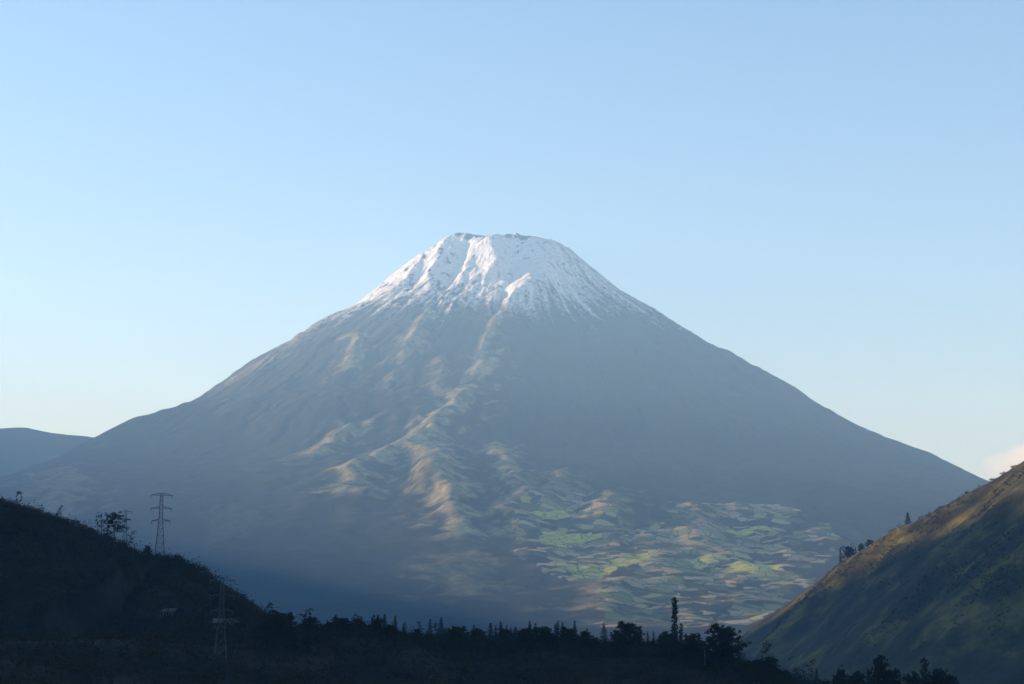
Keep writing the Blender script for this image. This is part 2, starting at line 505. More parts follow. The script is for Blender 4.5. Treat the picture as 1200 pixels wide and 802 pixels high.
# ------------------------------------------------------------------ ridges and hills
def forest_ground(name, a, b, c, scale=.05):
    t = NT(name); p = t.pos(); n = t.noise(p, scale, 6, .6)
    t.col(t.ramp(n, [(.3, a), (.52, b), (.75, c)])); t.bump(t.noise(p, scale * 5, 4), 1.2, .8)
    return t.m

class Ridge:
    """terrain that falls away from a crest line"""
    def __init__(s, crest, slope, floor, noise=((40., 4.), (12., 1.2)), seed=0, round_r=15., soft=25.):
        s.c = crest; s.slope = slope; s.floor = floor; s.nz = noise; s.seed = seed; s.rr = round_r; s.soft = soft
    def h(s, x, y):
        x = np.asarray(x, float); y = np.asarray(y, float)
        d, z, _ = seg_dist(x, y, s.c)
        drop = s.slope * (np.sqrt(d * d + s.rr ** 2) - s.rr)
        k = z - s.floor
        hz = s.floor + s.soft * np.logaddexp(0, (k - drop) / s.soft)
        away = sstep(0, 3 * s.rr, d) * .85 + .15
        for i, (wl, am) in enumerate(s.nz):
            hz = hz + away * am * (fbm(x / wl, y / wl, 3, s.seed + i * 9))
        return hz
    def z(s, x, y): return float(s.h(np.array([x]), np.array([y]))[0])
    def mesh(s, name, x0, x1, y0, y1, step, mat):
        xs = np.arange(x0, x1 + step, step); ys = np.arange(y0, y1 + step, step)
        Y, X = np.meshgrid(ys, xs, indexing='ij')
        Z = s.h(X, Y)
        me = np_mesh(name, np.stack([X, Y, Z], -1).reshape(-1, 3), grid_faces(len(ys), len(xs)), smooth=True)
        return tag(link(name, me, mat), kind='structure')

def crest(pts): return [at(px, py, Y) for px, py, Y in pts]

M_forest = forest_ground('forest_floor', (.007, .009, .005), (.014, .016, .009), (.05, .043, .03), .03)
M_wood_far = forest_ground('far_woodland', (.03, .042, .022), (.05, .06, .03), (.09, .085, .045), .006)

# valley floor: one sheet, with the rise the camera stands on
def make_valley():
    xs = np.concatenate([np.linspace(-22000, -1500, 60), np.linspace(-1400, 1400, 90), np.linspace(1500, 22000, 60)])
    ys = np.concatenate([np.linspace(-6000, -400, 20), np.linspace(-350, 3200, 110), np.linspace(3400, 19900, 60)])
    Y, X = np.meshgrid(ys, xs, indexing='ij')
    d = np.hypot(X, Y)
    Z = -110 + 108.3 * np.exp(-(np.maximum(d - 12, 0) / 190) ** 1.3) + sstep(60, 400, d) * 9 * fbm(X / 400, Y / 400, 4, 101)
    me = np_mesh('valley_floor', np.stack([X, Y, Z], -1).reshape(-1, 3), grid_faces(len(ys), len(xs)), smooth=True)
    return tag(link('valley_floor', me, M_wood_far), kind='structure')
make_valley()

# dark wooded hillside on the left
LEFT = Ridge(crest([(-260, 500, 900), (-120, 548, 814), (0, 592, 763), (30, 600, 763), (60, 609, 763), (90, 621, 767), (110, 630, 770), (130, 637, 774), (150, 647, 778),
                    (165, 655, 781), (185, 657, 785), (205, 662, 778), (225, 671, 763), (250, 691, 749), (270, 706, 734), (290, 718, 720), (310, 731, 709), (340, 743, 691), (400, 752, 670), (480, 768, 648)]),
             .62, -110., ((60., 5.), (14., .9)), 120, 10.)
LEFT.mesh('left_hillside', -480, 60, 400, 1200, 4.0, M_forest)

# low ridge across the foreground
FORE = Ridge(crest([(-220, 740, 461), (-60, 750, 475), (60, 752, 497), (130, 750, 504), (220, 757, 518), (300, 756, 533), (370, 745, 547), (420, 745, 562), (480, 752, 569), (560, 759, 576), (620, 760, 576),
                    (700, 764, 576), (760, 763, 576), (800, 763, 576), (850, 778, 569), (880, 785, 562), (920, 800, 554), (980, 818, 547), (1100, 830, 540), (1300, 850, 533)]),
             .42, -110., ((45., 2.5), (10., .6)), 140, 14.)
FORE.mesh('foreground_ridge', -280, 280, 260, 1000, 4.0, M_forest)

# grassy spur on the right, running away from the camera
RIGHT = Ridge(crest([(1420, 400, 1880), (1300, 478, 1990), (1200, 540, 2100), (1150, 570, 2150), (1110, 592, 2195), (1070, 617, 2240), (1040, 636, 2275), (1000, 657, 2320), (960, 682, 2370), (930, 703, 2410), (900, 724, 2450), (870, 747, 2490), (840, 772, 2530), (800, 800, 2590), (740, 830, 2680)]),
              .72, -100., ((260., 22.), (80., 9.), (24., 3.0)), 160, 8., 25.)
t = NT('hill_grass')
p = t.pos(); n = t.noise(p, .02, 6, .6); n2 = t.noise(p, .12, 4, .6)
g = t.ramp(n, [(.3, (.014, .016, .010)), (.5, (.030, .030, .014)), (.62, (.10, .092, .028)), (.8, (.22, .195, .055))])
g = t.mix(t.ramp(n2, [(.52, (0, 0, 0)), (.66, (.8, .8, .8))]), g, (.035, .042, .02))
t.col(g); t.bump(n2, 3.0, .8)
M_hill_grass = t.m
RIGHT.mesh('right_hillside', -150, 1300, 1350, 3100, 6.5, M_hill_grass)

# ridge behind the volcano on the left
FAR = Ridge(crest([(-900, 470, 11890), (-300, 510, 11644), (-80, 520, 11480), (-20, 504, 11480), (30, 501, 11480), (60, 507, 11480), (105, 512, 11398), (200, 530, 11316), (400, 580, 11070)]),
            .5, -110., ((700., 60.), (160., 14.)), 180, 60.)
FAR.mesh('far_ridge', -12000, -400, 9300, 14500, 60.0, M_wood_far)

# mountain that shades the valley; it stands out of the frame on the left
SHADE = Ridge([(-4200, y, z) for y, z in [(-1500, 750), (0, 840), (1000, 890), (2000, 970), (2800, 1070), (3506, 1134), (3624, 1121), (3713, 1100), (3753, 1071), (3826, 1041), (3862, 1016), (3924, 985), (4200, 930), (5400, 900), (5787, 927), (6160, 972), (6477, 1018), (6720, 1052), (7000, 1100), (7280, 1152), (7409, 1166),
                                          (7826, 1242), (8300, 1330), (8890, 1440), (9218, 1530), (9748, 1720), (10900, 1950), (11800, 1700)]],
              .95, -110., ((900., 40.), (220., 16.)), 200, 40., 80.)
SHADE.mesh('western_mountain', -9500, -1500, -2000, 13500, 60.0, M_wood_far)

# unseen mountains added behind the camera and to its right to block low sky light
BACK = Ridge([(-4200, -1500, 1000), (-2600, -2500, 1350), (-600, -2900, 1500), (1500, -2700, 1400), (3200, -1500, 1500), (3900, 600, 1450), (4400, 2600, 1300), (5200, 5200, 1200)],
             .75, -110., ((900., 60.), (220., 22.)), 220, 60., 80.)
BACK.mesh('sky_blocking_mountain', -5900, 8200, -5800, 7000, 70.0, M_wood_far)

# ------------------------------------------------------------------ haze
def make_haze():
    b = MB(); b.box((-22300, -6300, -260), (22300, 20100, 2760))
    o = link('haze', b.mesh('haze'))
    m = bpy.data.materials.new('haze_air'); m.use_nodes = True
    nt = m.node_tree; nt.nodes.clear()
    out = nt.nodes.new('ShaderNodeOutputMaterial'); pv = nt.nodes.new('ShaderNodeVolumePrincipled')
    pv.inputs['Color'].default_value = (.35, .65, 1.0, 1)
    pv.inputs['Absorption Color'].default_value = (1, 1, 1, 1)
    pv.inputs['Density'].default_value = HAZE_DENSITY
    pv.inputs['Anisotropy'].default_value = 0.1
    nt.links.new(pv.outputs[0], out.inputs['Volume'])
    o.data.materials.append(m)
    return tag(o, 'thin pale blue haze filling the valley air', 'haze', kind='stuff')
make_haze()

# ------------------------------------------------------------------ cloud low behind the right shoulder
def make_cloud():
    c = at(1206, 543, 22500)
    n = 48; m = 24
    u = np.linspace(0, 2 * np.pi, n, endpoint=False); v = np.linspace(.02, np.pi - .02, m)
    V, U = np.meshgrid(v, u, indexing='ij')
    rr = 1 + .12 * perlin(U * 2, V * 3, 7)
    P = np.stack([720 * rr * np.sin(V) * np.cos(U), 700 * rr * np.sin(V) * np.sin(U), 370 * rr * np.cos(V)], -1).reshape(-1, 3)
    me = np_mesh('cloud', P, grid_faces(m, n, True)[:, ::-1])
    mt = bpy.data.materials.new('cloud_vapour'); mt.use_nodes = True
    nt = mt.node_tree; nt.nodes.clear(); N = nt.nodes.new; L = nt.links.new
    out = N('ShaderNodeOutputMaterial'); vs_ = N('ShaderNodeVolumePrincipled')
    vs_.inputs['Color'].default_value = (.95, .965, .98, 1); vs_.inputs['Anisotropy'].default_value = .2
    vs_.inputs['Absorption Color'].default_value = (1, 1, 1, 1)
    tc = N('ShaderNodeTexCoord'); nz = N('ShaderNodeTexNoise'); nz.inputs['Scale'].default_value = .0022; nz.inputs['Detail'].default_value = 5
    L(tc.outputs['Object'], nz.inputs['Vector'])
    mp = N('ShaderNodeMapping'); mp.inputs['Scale'].default_value = (1 / 720, 1 / 700, 1 / 370); L(tc.outputs['Object'], mp.inputs[0])
    ln = N('ShaderNodeVectorMath'); ln.operation = 'LENGTH'; L(mp.outputs[0], ln.inputs[0])
    sb = N('ShaderNodeMath'); sb.operation = 'SUBTRACT'; L(nz.outputs['Fac'], sb.inputs[0]); 
    ml = N('ShaderNodeMath'); ml.operation = 'MULTIPLY'; L(ln.outputs['Value'], ml.inputs[0]); ml.inputs[1].default_value = .62
    L(ml.outputs[0], sb.inputs[1])
    mr = N('ShaderNodeMapRange'); mr.inputs['From Min'].default_value = .0; mr.inputs['From Max'].default_value = .5; mr.inputs['To Max'].default_value = .0042
    L(sb.outputs[0], mr.inputs['Value']); L(mr.outputs[0], vs_.inputs['Density']); L(vs_.outputs[0], out.inputs['Volume'])
    o = link('cloud', me, mt); o.location = c
    return tag(o, 'soft cream cloud low in the sky at the right edge', 'cloud')
make_cloud()

# ------------------------------------------------------------------ vegetation: leaf clouds
M_bark = plain('dark_bark', (.045, .038, .03), .9, .3, 2.)
M_pale_bark = plain('pale_bark', (.30, .28, .25), .85, .25, 1.5)
M_leaf_dark = foliage_mat('conifer_needles', (.010, .018, .010), (.022, .034, .018))
M_leaf_euc = foliage_mat('eucalyptus_leaves', (.014, .022, .014), (.032, .042, .026))
M_leaf_broad = foliage_mat('broad_leaves', (.012, .020, .009), (.034, .046, .018))
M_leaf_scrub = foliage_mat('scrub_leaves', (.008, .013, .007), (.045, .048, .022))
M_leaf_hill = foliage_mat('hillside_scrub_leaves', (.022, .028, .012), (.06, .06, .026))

def leaf_tris(cen, rad, per, size, g, power=.6):
    """triangles scattered through ellipsoids; cen (n,3), rad (n,3)"""
    cen = np.repeat(np.asarray(cen, float), per, 0); rad = np.repeat(np.asarray(rad, float), per, 0)
    n = len(cen)
    d = g.normal(size=(n, 3)); d /= np.linalg.norm(d, axis=1, keepdims=True)
    p = cen + d * rad * (g.uniform(0, 1, (n, 1)) ** power)
    a = g.normal(size=(n, 3)); a /= np.linalg.norm(a, axis=1, keepdims=True)
    b = np.cross(a, g.normal(size=(n, 3))); b /= np.linalg.norm(b, axis=1, keepdims=True) + 1e-9
    sz = size * g.uniform(.6, 1.4, (n, 1))
    v = np.stack([p + a * sz, p - a * sz * .5 + b * sz * .8, p - a * sz * .5 - b * sz * .8], 1).reshape(-1, 3)
    return v, np.arange(3 * n).reshape(-1, 3)

def tree_conifer(seed, width=.24, levels=24, h=10.):
    g = np.random.default_rng(seed); tr = MB()
    bend = g.normal(0, .12, 2)
    tr.tube([(bend[0] * t * t, bend[1] * t * t, t * h * .98) for t in (0, .35, .7, 1)], .16, .02)
    cen = []; rad = []
    for i in range(levels):
        t = .06 + .94 * i / levels
        L = width * h * (1 - t) ** .85 * g.uniform(.65, 1.15) + .10
        nb = 5 + int(5 * (1 - t))
        a0 = g.uniform(0, 6.28)
        for k in range(nb):
            a = a0 + 6.283 * k / nb + g.normal(0, .15); l = L * g.uniform(.7, 1.12)
            x0, y0 = bend * t * t
            tip = (x0 + l * math.cos(a), y0 + l * math.sin(a), t * h - .22 * l + g.normal(0, .04))
            if l > .5: tr.bar((x0, y0, t * h), tip, .03, .01, 3)
            for q in (.35, .65, .95):
                if q * l < .1 and q < .9: continue
                cen.append((x0 + (tip[0] - x0) * q, y0 + (tip[1] - y0) * q, t * h + (tip[2] - t * h) * q))
                rad.append((.22, .22, .13))
    cen.append((bend[0], bend[1], h * .985)); rad.append((.05, .05, .25))
    return tr, leaf_tris(cen, rad, 4, .15, g), M_bark, M_leaf_dark

def tree_column(seed, width=.085, h=10.):
    g = np.random.default_rng(seed); tr = MB()
    tr.tube([(0, 0, 0), (.05, 0, h * .4), (.1, .05, h * .8), (.12, .05, h * .97)], .15, .02)
    cen = []; rad = []
    n = 60
    for i in range(n):
        t = .05 + .93 * i / n
        w = width * h * (1 - .35 * t) * (.55 + .55 * abs(math.sin(t * 17 + seed)) ) * (1 if t < .9 else 1.2 * (1 - t) / .1 * .5 + .4)
        for k in range(4):
            a = g.uniform(0, 6.28); q = g.uniform(.2, 1)
            x = .1 * t + w * q * math.cos(a); y = w * q * math.sin(a)
            cen.append((x, y, t * h + g.normal(0, .06))); rad.append((.2, .2, .25))
            if k == 0: tr.bar((.1 * t, 0, t * h - .15), (x, y, t * h), .025, .01, 3)
    return tr, leaf_tris(cen, rad, 5, .16, g), M_bark, M_leaf_dark

def tree_limbed(seed, lean=.0, spread=.22, start=.35, nl=9, clump=.09, per=55, h=10., leaf=.15, mats=None, flat=.75):
    """trunk with limbs that carry separate leaf clumps"""
    g = np.random.default_rng(seed); tr = MB()
    trunk = [Vector((lean * h * t ** 1.6 + .06 * h * math.sin(t * 5 + seed) * t * .5, .02 * h * math.sin(t * 4 + seed * 2), h * .93 * t)) for t in np.linspace(0, 1, 7)]
    tr.tube(trunk, .15, .035)
    def tp(t):
        f = t * 6; i = min(5, int(f)); return trunk[i].lerp(trunk[i + 1], f - i)
    cen = [tuple(trunk[-1] + Vector((0, 0, .02 * h)))]; rad = [(clump * h * .8, clump * h * .8, clump * h * .7)]
    a = g.uniform(0, 6.28)
    for i in range(nl):
        t = start + (.97 - start) * (i + .5) / nl + g.normal(0, .02)
        a += 2.4 + g.normal(0, .4)
        l = spread * h * (1.15 - .75 * max(0, (t - start) / (1 - start))) * g.uniform(.6, 1.2)
        p = tp(min(.97, t)); tip = p + Vector((l * math.cos(a), l * math.sin(a), l * g.uniform(.25, .75)))
        mid = p.lerp(tip, .5) + Vector((0, 0, -.06 * l))
        tr.tube([p, mid, tip], .06, .02, 4)
        r = clump * h * g.uniform(.7, 1.25)
        cen.append(tuple(tip)); rad.append((r, r, r * flat))
        if g.uniform() < .75:
            q = mid + Vector(g.normal(0, .035 * h, 3)); tr.bar(mid, q, .02, .01, 3)
            cen.append(tuple(q)); rad.append((r * .65, r * .65, r * .5))
    # break the clumps into sub-clumps so the outline is uneven
    c2 = []; r2 = []
    for c, r in zip(cen, rad):
        for k in range(5):
            o = g.normal(0, .55, 3) * np.array(r)
            c2.append(np.array(c) + o); r2.append(np.array(r) * g.uniform(.35, .6))
    m = mats or (M_bark, M_leaf_euc)
    return tr, leaf_tris(c2, r2, per // 4, leaf, g), m[0], m[1]

def tree_bush(seed, h=10., width=.5, leaf=.42):
    g = np.random.default_rng(seed); tr = MB(); cen = []; rad = []
    for i in range(9):
        a = g.uniform(0, 6.28); l = g.uniform(.1, 1) * width * h; z = h * g.uniform(.35, .82) * (1 - .35 * (l / (width * h)) ** 2)
        tip = (l * math.cos(a), l * math.sin(a), z)
        tr.bar((g.normal(0, .2), g.normal(0, .2), 0), tip, .22, .08, 4)
        r = h * g.uniform(.14, .24); cen.append(tip); rad.append((r * 1.1, r * 1.1, r * .85))
        for k in range(3):
            o = g.normal(0, .6, 3) * r; cen.append(np.array(tip) + o + (0, 0, -.1 * h)); rad.append(np.array((r, r, r)) * g.uniform(.4, .7))
    return tr, leaf_tris(cen, rad, 34, leaf, g), M_bark, M_leaf_broad

def tree_ring(seed, h=10.):
    """two arching limbs whose tufts meet at the top and leave a gap between"""
    g = np.random.default_rng(seed); tr = MB(); cen = []; rad = []
    tr.tube([(0, 0, 0), (.1, 0, 2.), (.05, 0, 4.)], .16, .1)
    for sgn in (-1, 1):
        pts = [(.05, 0, 4.), (sgn * 1.3, .1, 5.4), (sgn * 1.7, .1, 7.2), (sgn * 1.0, .05, 8.8), (sgn * .25, 0, 9.5)]
        tr.tube(pts, .1, .04)
        for i, p in enumerate(pts[1:]):
            for k in range(4):
                cen.append(np.array(p) + g.normal(0, .3, 3)); rad.append(np.full(3, .5 if i < 2 else .75))
    return tr, leaf_tris(cen, rad, 22, .2, g), M_bark, M_leaf_euc

KINDS = {
    'conifer': ('conifer_tree', 'conifer', lambda v: tree_conifer(300 + v, (.24, .19, .28)[v % 3])),
    'spire': ('slender_conifer_tree', 'conifer', lambda v: tree_conifer(330 + v, (.09, .07, .11)[v % 3], 20)),
    'column': ('poplar_tree', 'tree', lambda v: tree_column(350 + v, (.085, .10)[v % 2])),
    'euc': ('eucalyptus_tree', 'tree', lambda v: tree_limbed(370 + v, (.12, -.06, .22, .04)[v % 4], (.20, .17, .16, .22)[v % 4], .35, (9, 8, 7, 18)[v % 4], (.085, .075, .07, .085)[v % 4], (55, 55, 55, 80)[v % 4])),
    'thin': ('slender_tree', 'tree', lambda v: tree_limbed(390 + v, (.05, -.03, .18)[v % 3], .10, .45, 5, .055, 44)),
    'broad': ('broadleaf_tree', 'tree', lambda v: tree_limbed(410 + v, (.02, -.03, .05)[v % 3], (.40, .46, .36)[v % 3], .14, 34, .135, 150, leaf=.23, mats=(M_bark, M_leaf_broad))),
    'bush': ('shrub', 'shrub', lambda v: tree_bush(430 + v)),
    'ring': ('open_crowned_tree', 'tree', lambda v: tree_ring(450)),
}
_proto = {}
def plant(kind, var, px, topy, ridge, label, dY=0., wide=1., group=None, rot=None):
    """a tree on a ridge: base on the ground, height so that its tip reaches the given photo row"""
    name, cat, fn = KINDS[kind]
    key = (kind, var)
    if key not in _proto:
        tr, (lv, lf), mb, ml = fn(var)
        tm = tr.mesh('trunk'); tm.materials.append(mb)
        cm = np_mesh('crown', lv, lf); cm.materials.append(ml)
        _proto[key] = (tm, cm)
    tm, cm = _proto[key]
    Y = depth_at(ridge, px, topy + 12) + dY
    X = at(px, topy + 12, Y)[0]
    zb = ridge.z(X, Y) - .25
    zt = at(px, topy, Y)[2]
    H = max(1.2, zt - zb)
    if kind == 'bush': H = min(H, 5.5)
    k = H / 10.
    e = bpy.data.objects.new(name, None); C.objects.link(e)
    e.empty_display_size = .5
    e.location = (X, Y, zb); e.scale = (k * wide, k * wide, k)
    e.rotation_euler = (0, 0, rot if rot is not None else (px * 1.7) % 6.28)
    tag(e, label, cat, group)
    for nm, me in ((('stem' if kind == 'bush' else 'trunk'), tm), (('foliage' if kind == 'bush' else 'crown'), cm)):
        o = bpy.data.objects.new(nm, me); C.objects.link(o); o.parent = e
    return e

def depth_at(ridge, px, row=730):
    cs = ridge.c
    cs = sorted(cs, key=lambda c: c[0] / c[1])
    u = [c[0] / c[1] for c in cs]
    t = at(px, row, 1.)[0]
    return float(np.interp(t, u, [c[1] for c in cs]))

ORD = ['first', 'second', 'third', 'fourth', 'fifth', 'sixth', 'seventh', 'eighth', 'ninth', 'tenth', 'eleventh', 'twelfth', 'thirteenth', 'fourteenth', 'fifteenth']

# --- left hillside skyline
plant('ring', 0, 22, 576, LEFT, 'open crowned tree with a gap of sky in its crown, far left on the crest', 2, .8, rot=.1)
row = [(3, 587, 'bush', 0), (10, 588, 'bush', 1), (31, 594, 'bush', 2), (40, 598, 'bush', 0), (56, 602, 'bush', 1), (73, 606, 'bush', 2)]
for i, (x, y, k, v) in enumerate(row):
    plant(k, v, x, y, LEFT, '%s small round shrub from the left edge along the hill crest' % ORD[i], 1, 1.2, 'shrubs on the left hill crest')
plant('thin', 1, 49, 591, LEFT, 'small slender tree on the left hill crest, second tree from the left edge', 2, 1.5)
plant('thin', 2, 66, 592, LEFT, 'thin leaning tree on the left hill crest, third tree from the left edge', 2, 1.3, rot=0)
for i, (x, y, k, v) in enumerate([(81, 604, 'bush', 0), (88, 606, 'thin', 0), (96, 612, 'bush', 1), (105, 616, 'bush', 2)]):
    plant(k, v, x, y, LEFT, ['low dark shrub on the left crest left of a short slender tree', 'short slender tree on the left crest between two low shrubs',
                             'low shrub on the left crest just right of a short slender tree', 'rounded shrub on the left crest left of the twin thin trees'][i], 1, 1.3)
plant('thin', 0, 114, 600, LEFT, 'left one of two thin bare stemmed trees beside the leafy eucalyptus', 2, 1.0)
plant('thin', 1, 119, 601, LEFT, 'right one of two thin bare stemmed trees beside the leafy eucalyptus', 2, 1.0)
plant('euc', 3, 134, 600, LEFT, 'tallest open crowned eucalyptus on the left hill crest beside a pylon', -2, 1.6, rot=2.2)
plant('euc', 2, 149, 622, LEFT, 'smaller eucalyptus leaning right, downhill of the tallest one on the crest', -1, 1.3, rot=.2)
plant('bush', 1, 124, 622, LEFT, 'dense shrub at the foot of the tallest crest eucalyptus', -1, 1.3)
plant('broad', 0, 173, 640, LEFT, 'round crowned tree immediately left of the tall lattice pylon', 0, .75)
low = [(183, 646, 'bush', 0), (194, 648, 'bush', 2), (201, 653, 'bush', 1), (208, 651, 'broad', 1), (217, 658, 'bush', 0), (225, 662, 'broad', 2), (236, 669, 'bush', 1), (247, 678, 'bush', 2), (258, 689, 'bush', 0), (268, 697, 'bush', 1)]
for i, (x, y, k, v) in enumerate(low):
    plant(k, v, x, y, LEFT, '%s dark bushy crown counted downhill from the tall lattice pylon' % ORD[i], 0, 1.1, 'bushy crowns below the tall pylon')
plant('thin', 0, 277, 690, LEFT, 'small upright tree with a thin top on the descending left crest', 0, 1.3)
plant('broad', 0, 284, 697, LEFT, 'small round tree just downhill of the thin topped tree on the left crest', 0, .7)
plant('conifer', 1, 296, 704, LEFT, 'dark pointed conifer where the left crest nears the foreground ridge', 0, 1.1)
plant('euc', 0, 313, 706, LEFT, 'dark eucalyptus with a bulging top leaning right, left end of the foreground grove', -4, 1.2, rot=.0)
grove = [(323, 718, 'broad', 1, 'low round tree right of the bulging eucalyptus in the foreground grove'), (331, 721, 'broad', 2, 'second low round tree in the left foreground grove'),
         (340, 717, 'column', 0, 'narrow upright tree in the middle of the left foreground grove'), (351, 713, 'euc', 2, 'tallest leaning eucalyptus right of the narrow upright tree in the grove'),
         (358, 719, 'thin', 1, 'slender tree close behind the tallest leaning eucalyptus in the grove'), (364, 724, 'broad', 0, 'small round tree at the right end of the left foreground grove'),
         (371, 731, 'bush', 2, 'shrub sloping down from the right end of the grove'), (382, 738, 'bush', 0, 'isolated low shrub just right of the left foreground grove')]
for x, y, k, v, lb in grove:
    plant(k, v, x, y, FORE, lb, -3 if k != 'thin' else 4, {'column': 1.4, 'broad': 1.1}.get(k, 1.4), 'trees of the left foreground grove', rot=.2)

# --- foreground ridge skyline
plant('bush', 1, 408, 741, FORE, 'broad low shrub on the ridge left of the lone leaning tree', 0, 2.2)
plant('euc', 0, 436, 720, FORE, 'lone slim leaning tree left of centre on the foreground ridge', 0, .75, rot=.1)
plant('bush', 2, 446, 742, FORE, 'low shrub at the foot of the lone leaning tree', 0, 1.8)
plant('euc', 1, 474, 729, FORE, 'small tufted tree with a round head, right of the lone leaning tree', 0, .8)
plant('broad', 1, 490, 741, FORE, 'short round tree right of the small tufted tree', 0, .8)
plant('thin', 0, 504, 743, FORE, 'tiny slim tree just left of the broad based pointed conifer', 0, 1.4)
plant('conifer', 2, 517, 723, FORE, 'broad based pointed conifer standing left of the row of thin saplings', 0, 1.0)
for i, (x, y) in enumerate([(526, 735), (532, 739), (536, 735), (542, 738), (547, 737), (552, 741), (556, 743)]):
    plant('spire', i % 3, x, y, FORE, '%s thin sapling counted rightwards from the broad based pointed conifer' % ORD[i], 1.5 * (i % 2), 1.3, 'thin saplings right of the pointed conifer')
wood = [(581, 735, 'spire', 0), (587, 728, 'conifer', 1), (593, 738, 'broad', 0), (598, 735, 'spire', 1), (605, 734, 'conifer', 1), (611, 742, 'broad', 2), (616, 737, 'broad', 1), (621, 727, 'spire', 2),
        (628, 736, 'broad', 0), (635, 737, 'conifer', 2), (641, 736, 'broad', 2), (650, 730, 'spire', 0), (653, 727, 'spire', 1), (660, 729, 'conifer', 1), (666, 737, 'broad', 1)]
for i, (x, y, k, v) in enumerate(wood):
    plant(k, v, x, y, FORE, '%s treetop from the left in the dark wood at the centre of the ridge' % ORD[i], 2.5 * (i % 3) - 2, {'broad': .95, 'spire': 1.5}.get(k, 1.25), 'treetops of the central wood')
plant('conifer', 1, 673, 727, FORE, 'sharp topped conifer, last and tallest spire at the right end of the central wood', 0, 1.0)
plant('broad', 2, 684, 741, FORE, 'round tree closing the right end of the central wood', 0, .7)
plant('conifer', 0, 708, 730, FORE, 'dense steep conifer standing alone right of the central wood', -2, 1.3)
plant('broad', 1, 736, 731, FORE, 'wide spreading tree with sky gaps under its crown', -2, 1.15)
plant('conifer', 1, 765, 747, FORE, 'little pointed conifer between the spreading tree and the tallest poplar', 0, 1.2)
plant('broad', 0, 782, 744, FORE, 'round low tree at the left foot of the tallest poplar', 0, .7)
plant('column', 0, 790, 699, FORE, 'tallest tree on the ridge, a narrow dark poplar column', -1, 1.1)
plant('column', 1, 798, 730, FORE, 'shorter poplar column touching the right side of the tallest one', -2, 1.2)
plant('bush', 0, 815, 757, FORE, 'low shrub between the poplars and the big domed tree', 0, 2.0)
plant('broad', 1, 847, 735, FORE, 'big domed dark tree right of the poplars', -8, 1.0)
plant('bush', 2, 882, 771, FORE, 'dark shrub at the right foot of the big domed tree', -3, 1.8)
plant('euc', 1, 896, 751, FORE, 'sparse thin crowned tree right of the big domed tree', 0, .9)
plant('bush', 1, 909, 781, FORE, 'low shrub right of the sparse thin crowned tree', 0, 1.6)
plant('euc', 2, 945, 773, FORE, 'dark tree leaning right at the bottom edge, in front of the right hill', 0, 1.1, rot=.1)
plant('bush', 0, 972, 790, FORE, 'low shrub at the bottom edge between two dark trees', 0, 2.0)
plant('broad', 2, 1032, 772, FORE, 'broad dark treetop at the bottom edge below the right hill', 0, .6)
plant('bush', 1, 1060, 794, FORE, 'dim shrub at the bottom edge right of a broad dark treetop', 0, 1.6)
plant('column', 1, 1083, 770, FORE, 'upright dark treetop at the bottom edge, rightmost of the foreground trees', 0, 1.4)

# --- the uneven band of treetops along the ridge
ONES = ['', 'first', 'second', 'third', 'fourth', 'fifth', 'sixth', 'seventh', 'eighth', 'ninth']
TENS = {2: 'twenty', 3: 'thirty', 4: 'forty', 5: 'fifty', 6: 'sixty', 7: 'seventy', 8: 'eighty'}
def ordinal(n):
    if n <= 15: return ORD[n - 1]
    if n < 20: return ['sixteenth', 'seventeenth', 'eighteenth', 'nineteenth'][n - 16]
    t_, o_ = divmod(n, 10)
    return TENS[t_] + '-' + ONES[o_] if o_ else TENS[t_][:-1] + 'ieth'
g = np.random.default_rng(909)
xs = np.concatenate([np.linspace(386, 580, 34), np.linspace(588, 700, 16), np.linspace(716, 900, 26)]) + g.normal(0, 2, 76)
for i, x in enumerate(sorted(xs)):
    k = g.choice(['broad', 'bush', 'conifer', 'thin', 'spire', 'euc'], p=[.34, .22, .14, .12, .08, .10])
    base = float(np.interp(x, [380, 430, 480, 560, 700, 800, 850, 900], [745, 746, 753, 759, 763, 763, 777, 792]))
    hgt = 1.6 * {'broad': g.uniform(8, 14), 'bush': g.uniform(5, 10), 'conifer': g.uniform(11, 19), 'thin': g.uniform(11, 18), 'spire': g.uniform(11, 17), 'euc': g.uniform(11, 18)}[k]
    plant(str(k), int(g.integers(0, 3)), float(x), base - hgt, FORE, '%s low treetop from the left in the dark band along the foreground ridge' % ordinal(i + 1), float(g.uniform(-9, 3)),
          {'broad': 1.15, 'bush': 1.5, 'conifer': 1.2, 'spire': 1.6}.get(str(k), 1.1), 'low treetops along the foreground ridge')

for i, (x, y, k) in enumerate([(922, 786, 'broad'), (934, 782, 'euc'), (957, 784, 'conifer'), (986, 786, 'broad'), (1003, 789, 'broad'), (1018, 783, 'conifer'), (1046, 786, 'broad'), (1071, 790, 'broad'), (1097, 787, 'broad'), (1112, 793, 'broad')]):
    plant(k, i % 3, x, y, FORE, '%s small treetop from the left along the bottom edge below the right hill' % ORD[i], float(i % 4) - 2, {'broad': .75}.get(k, 1.0), 'small treetops along the bottom right edge')

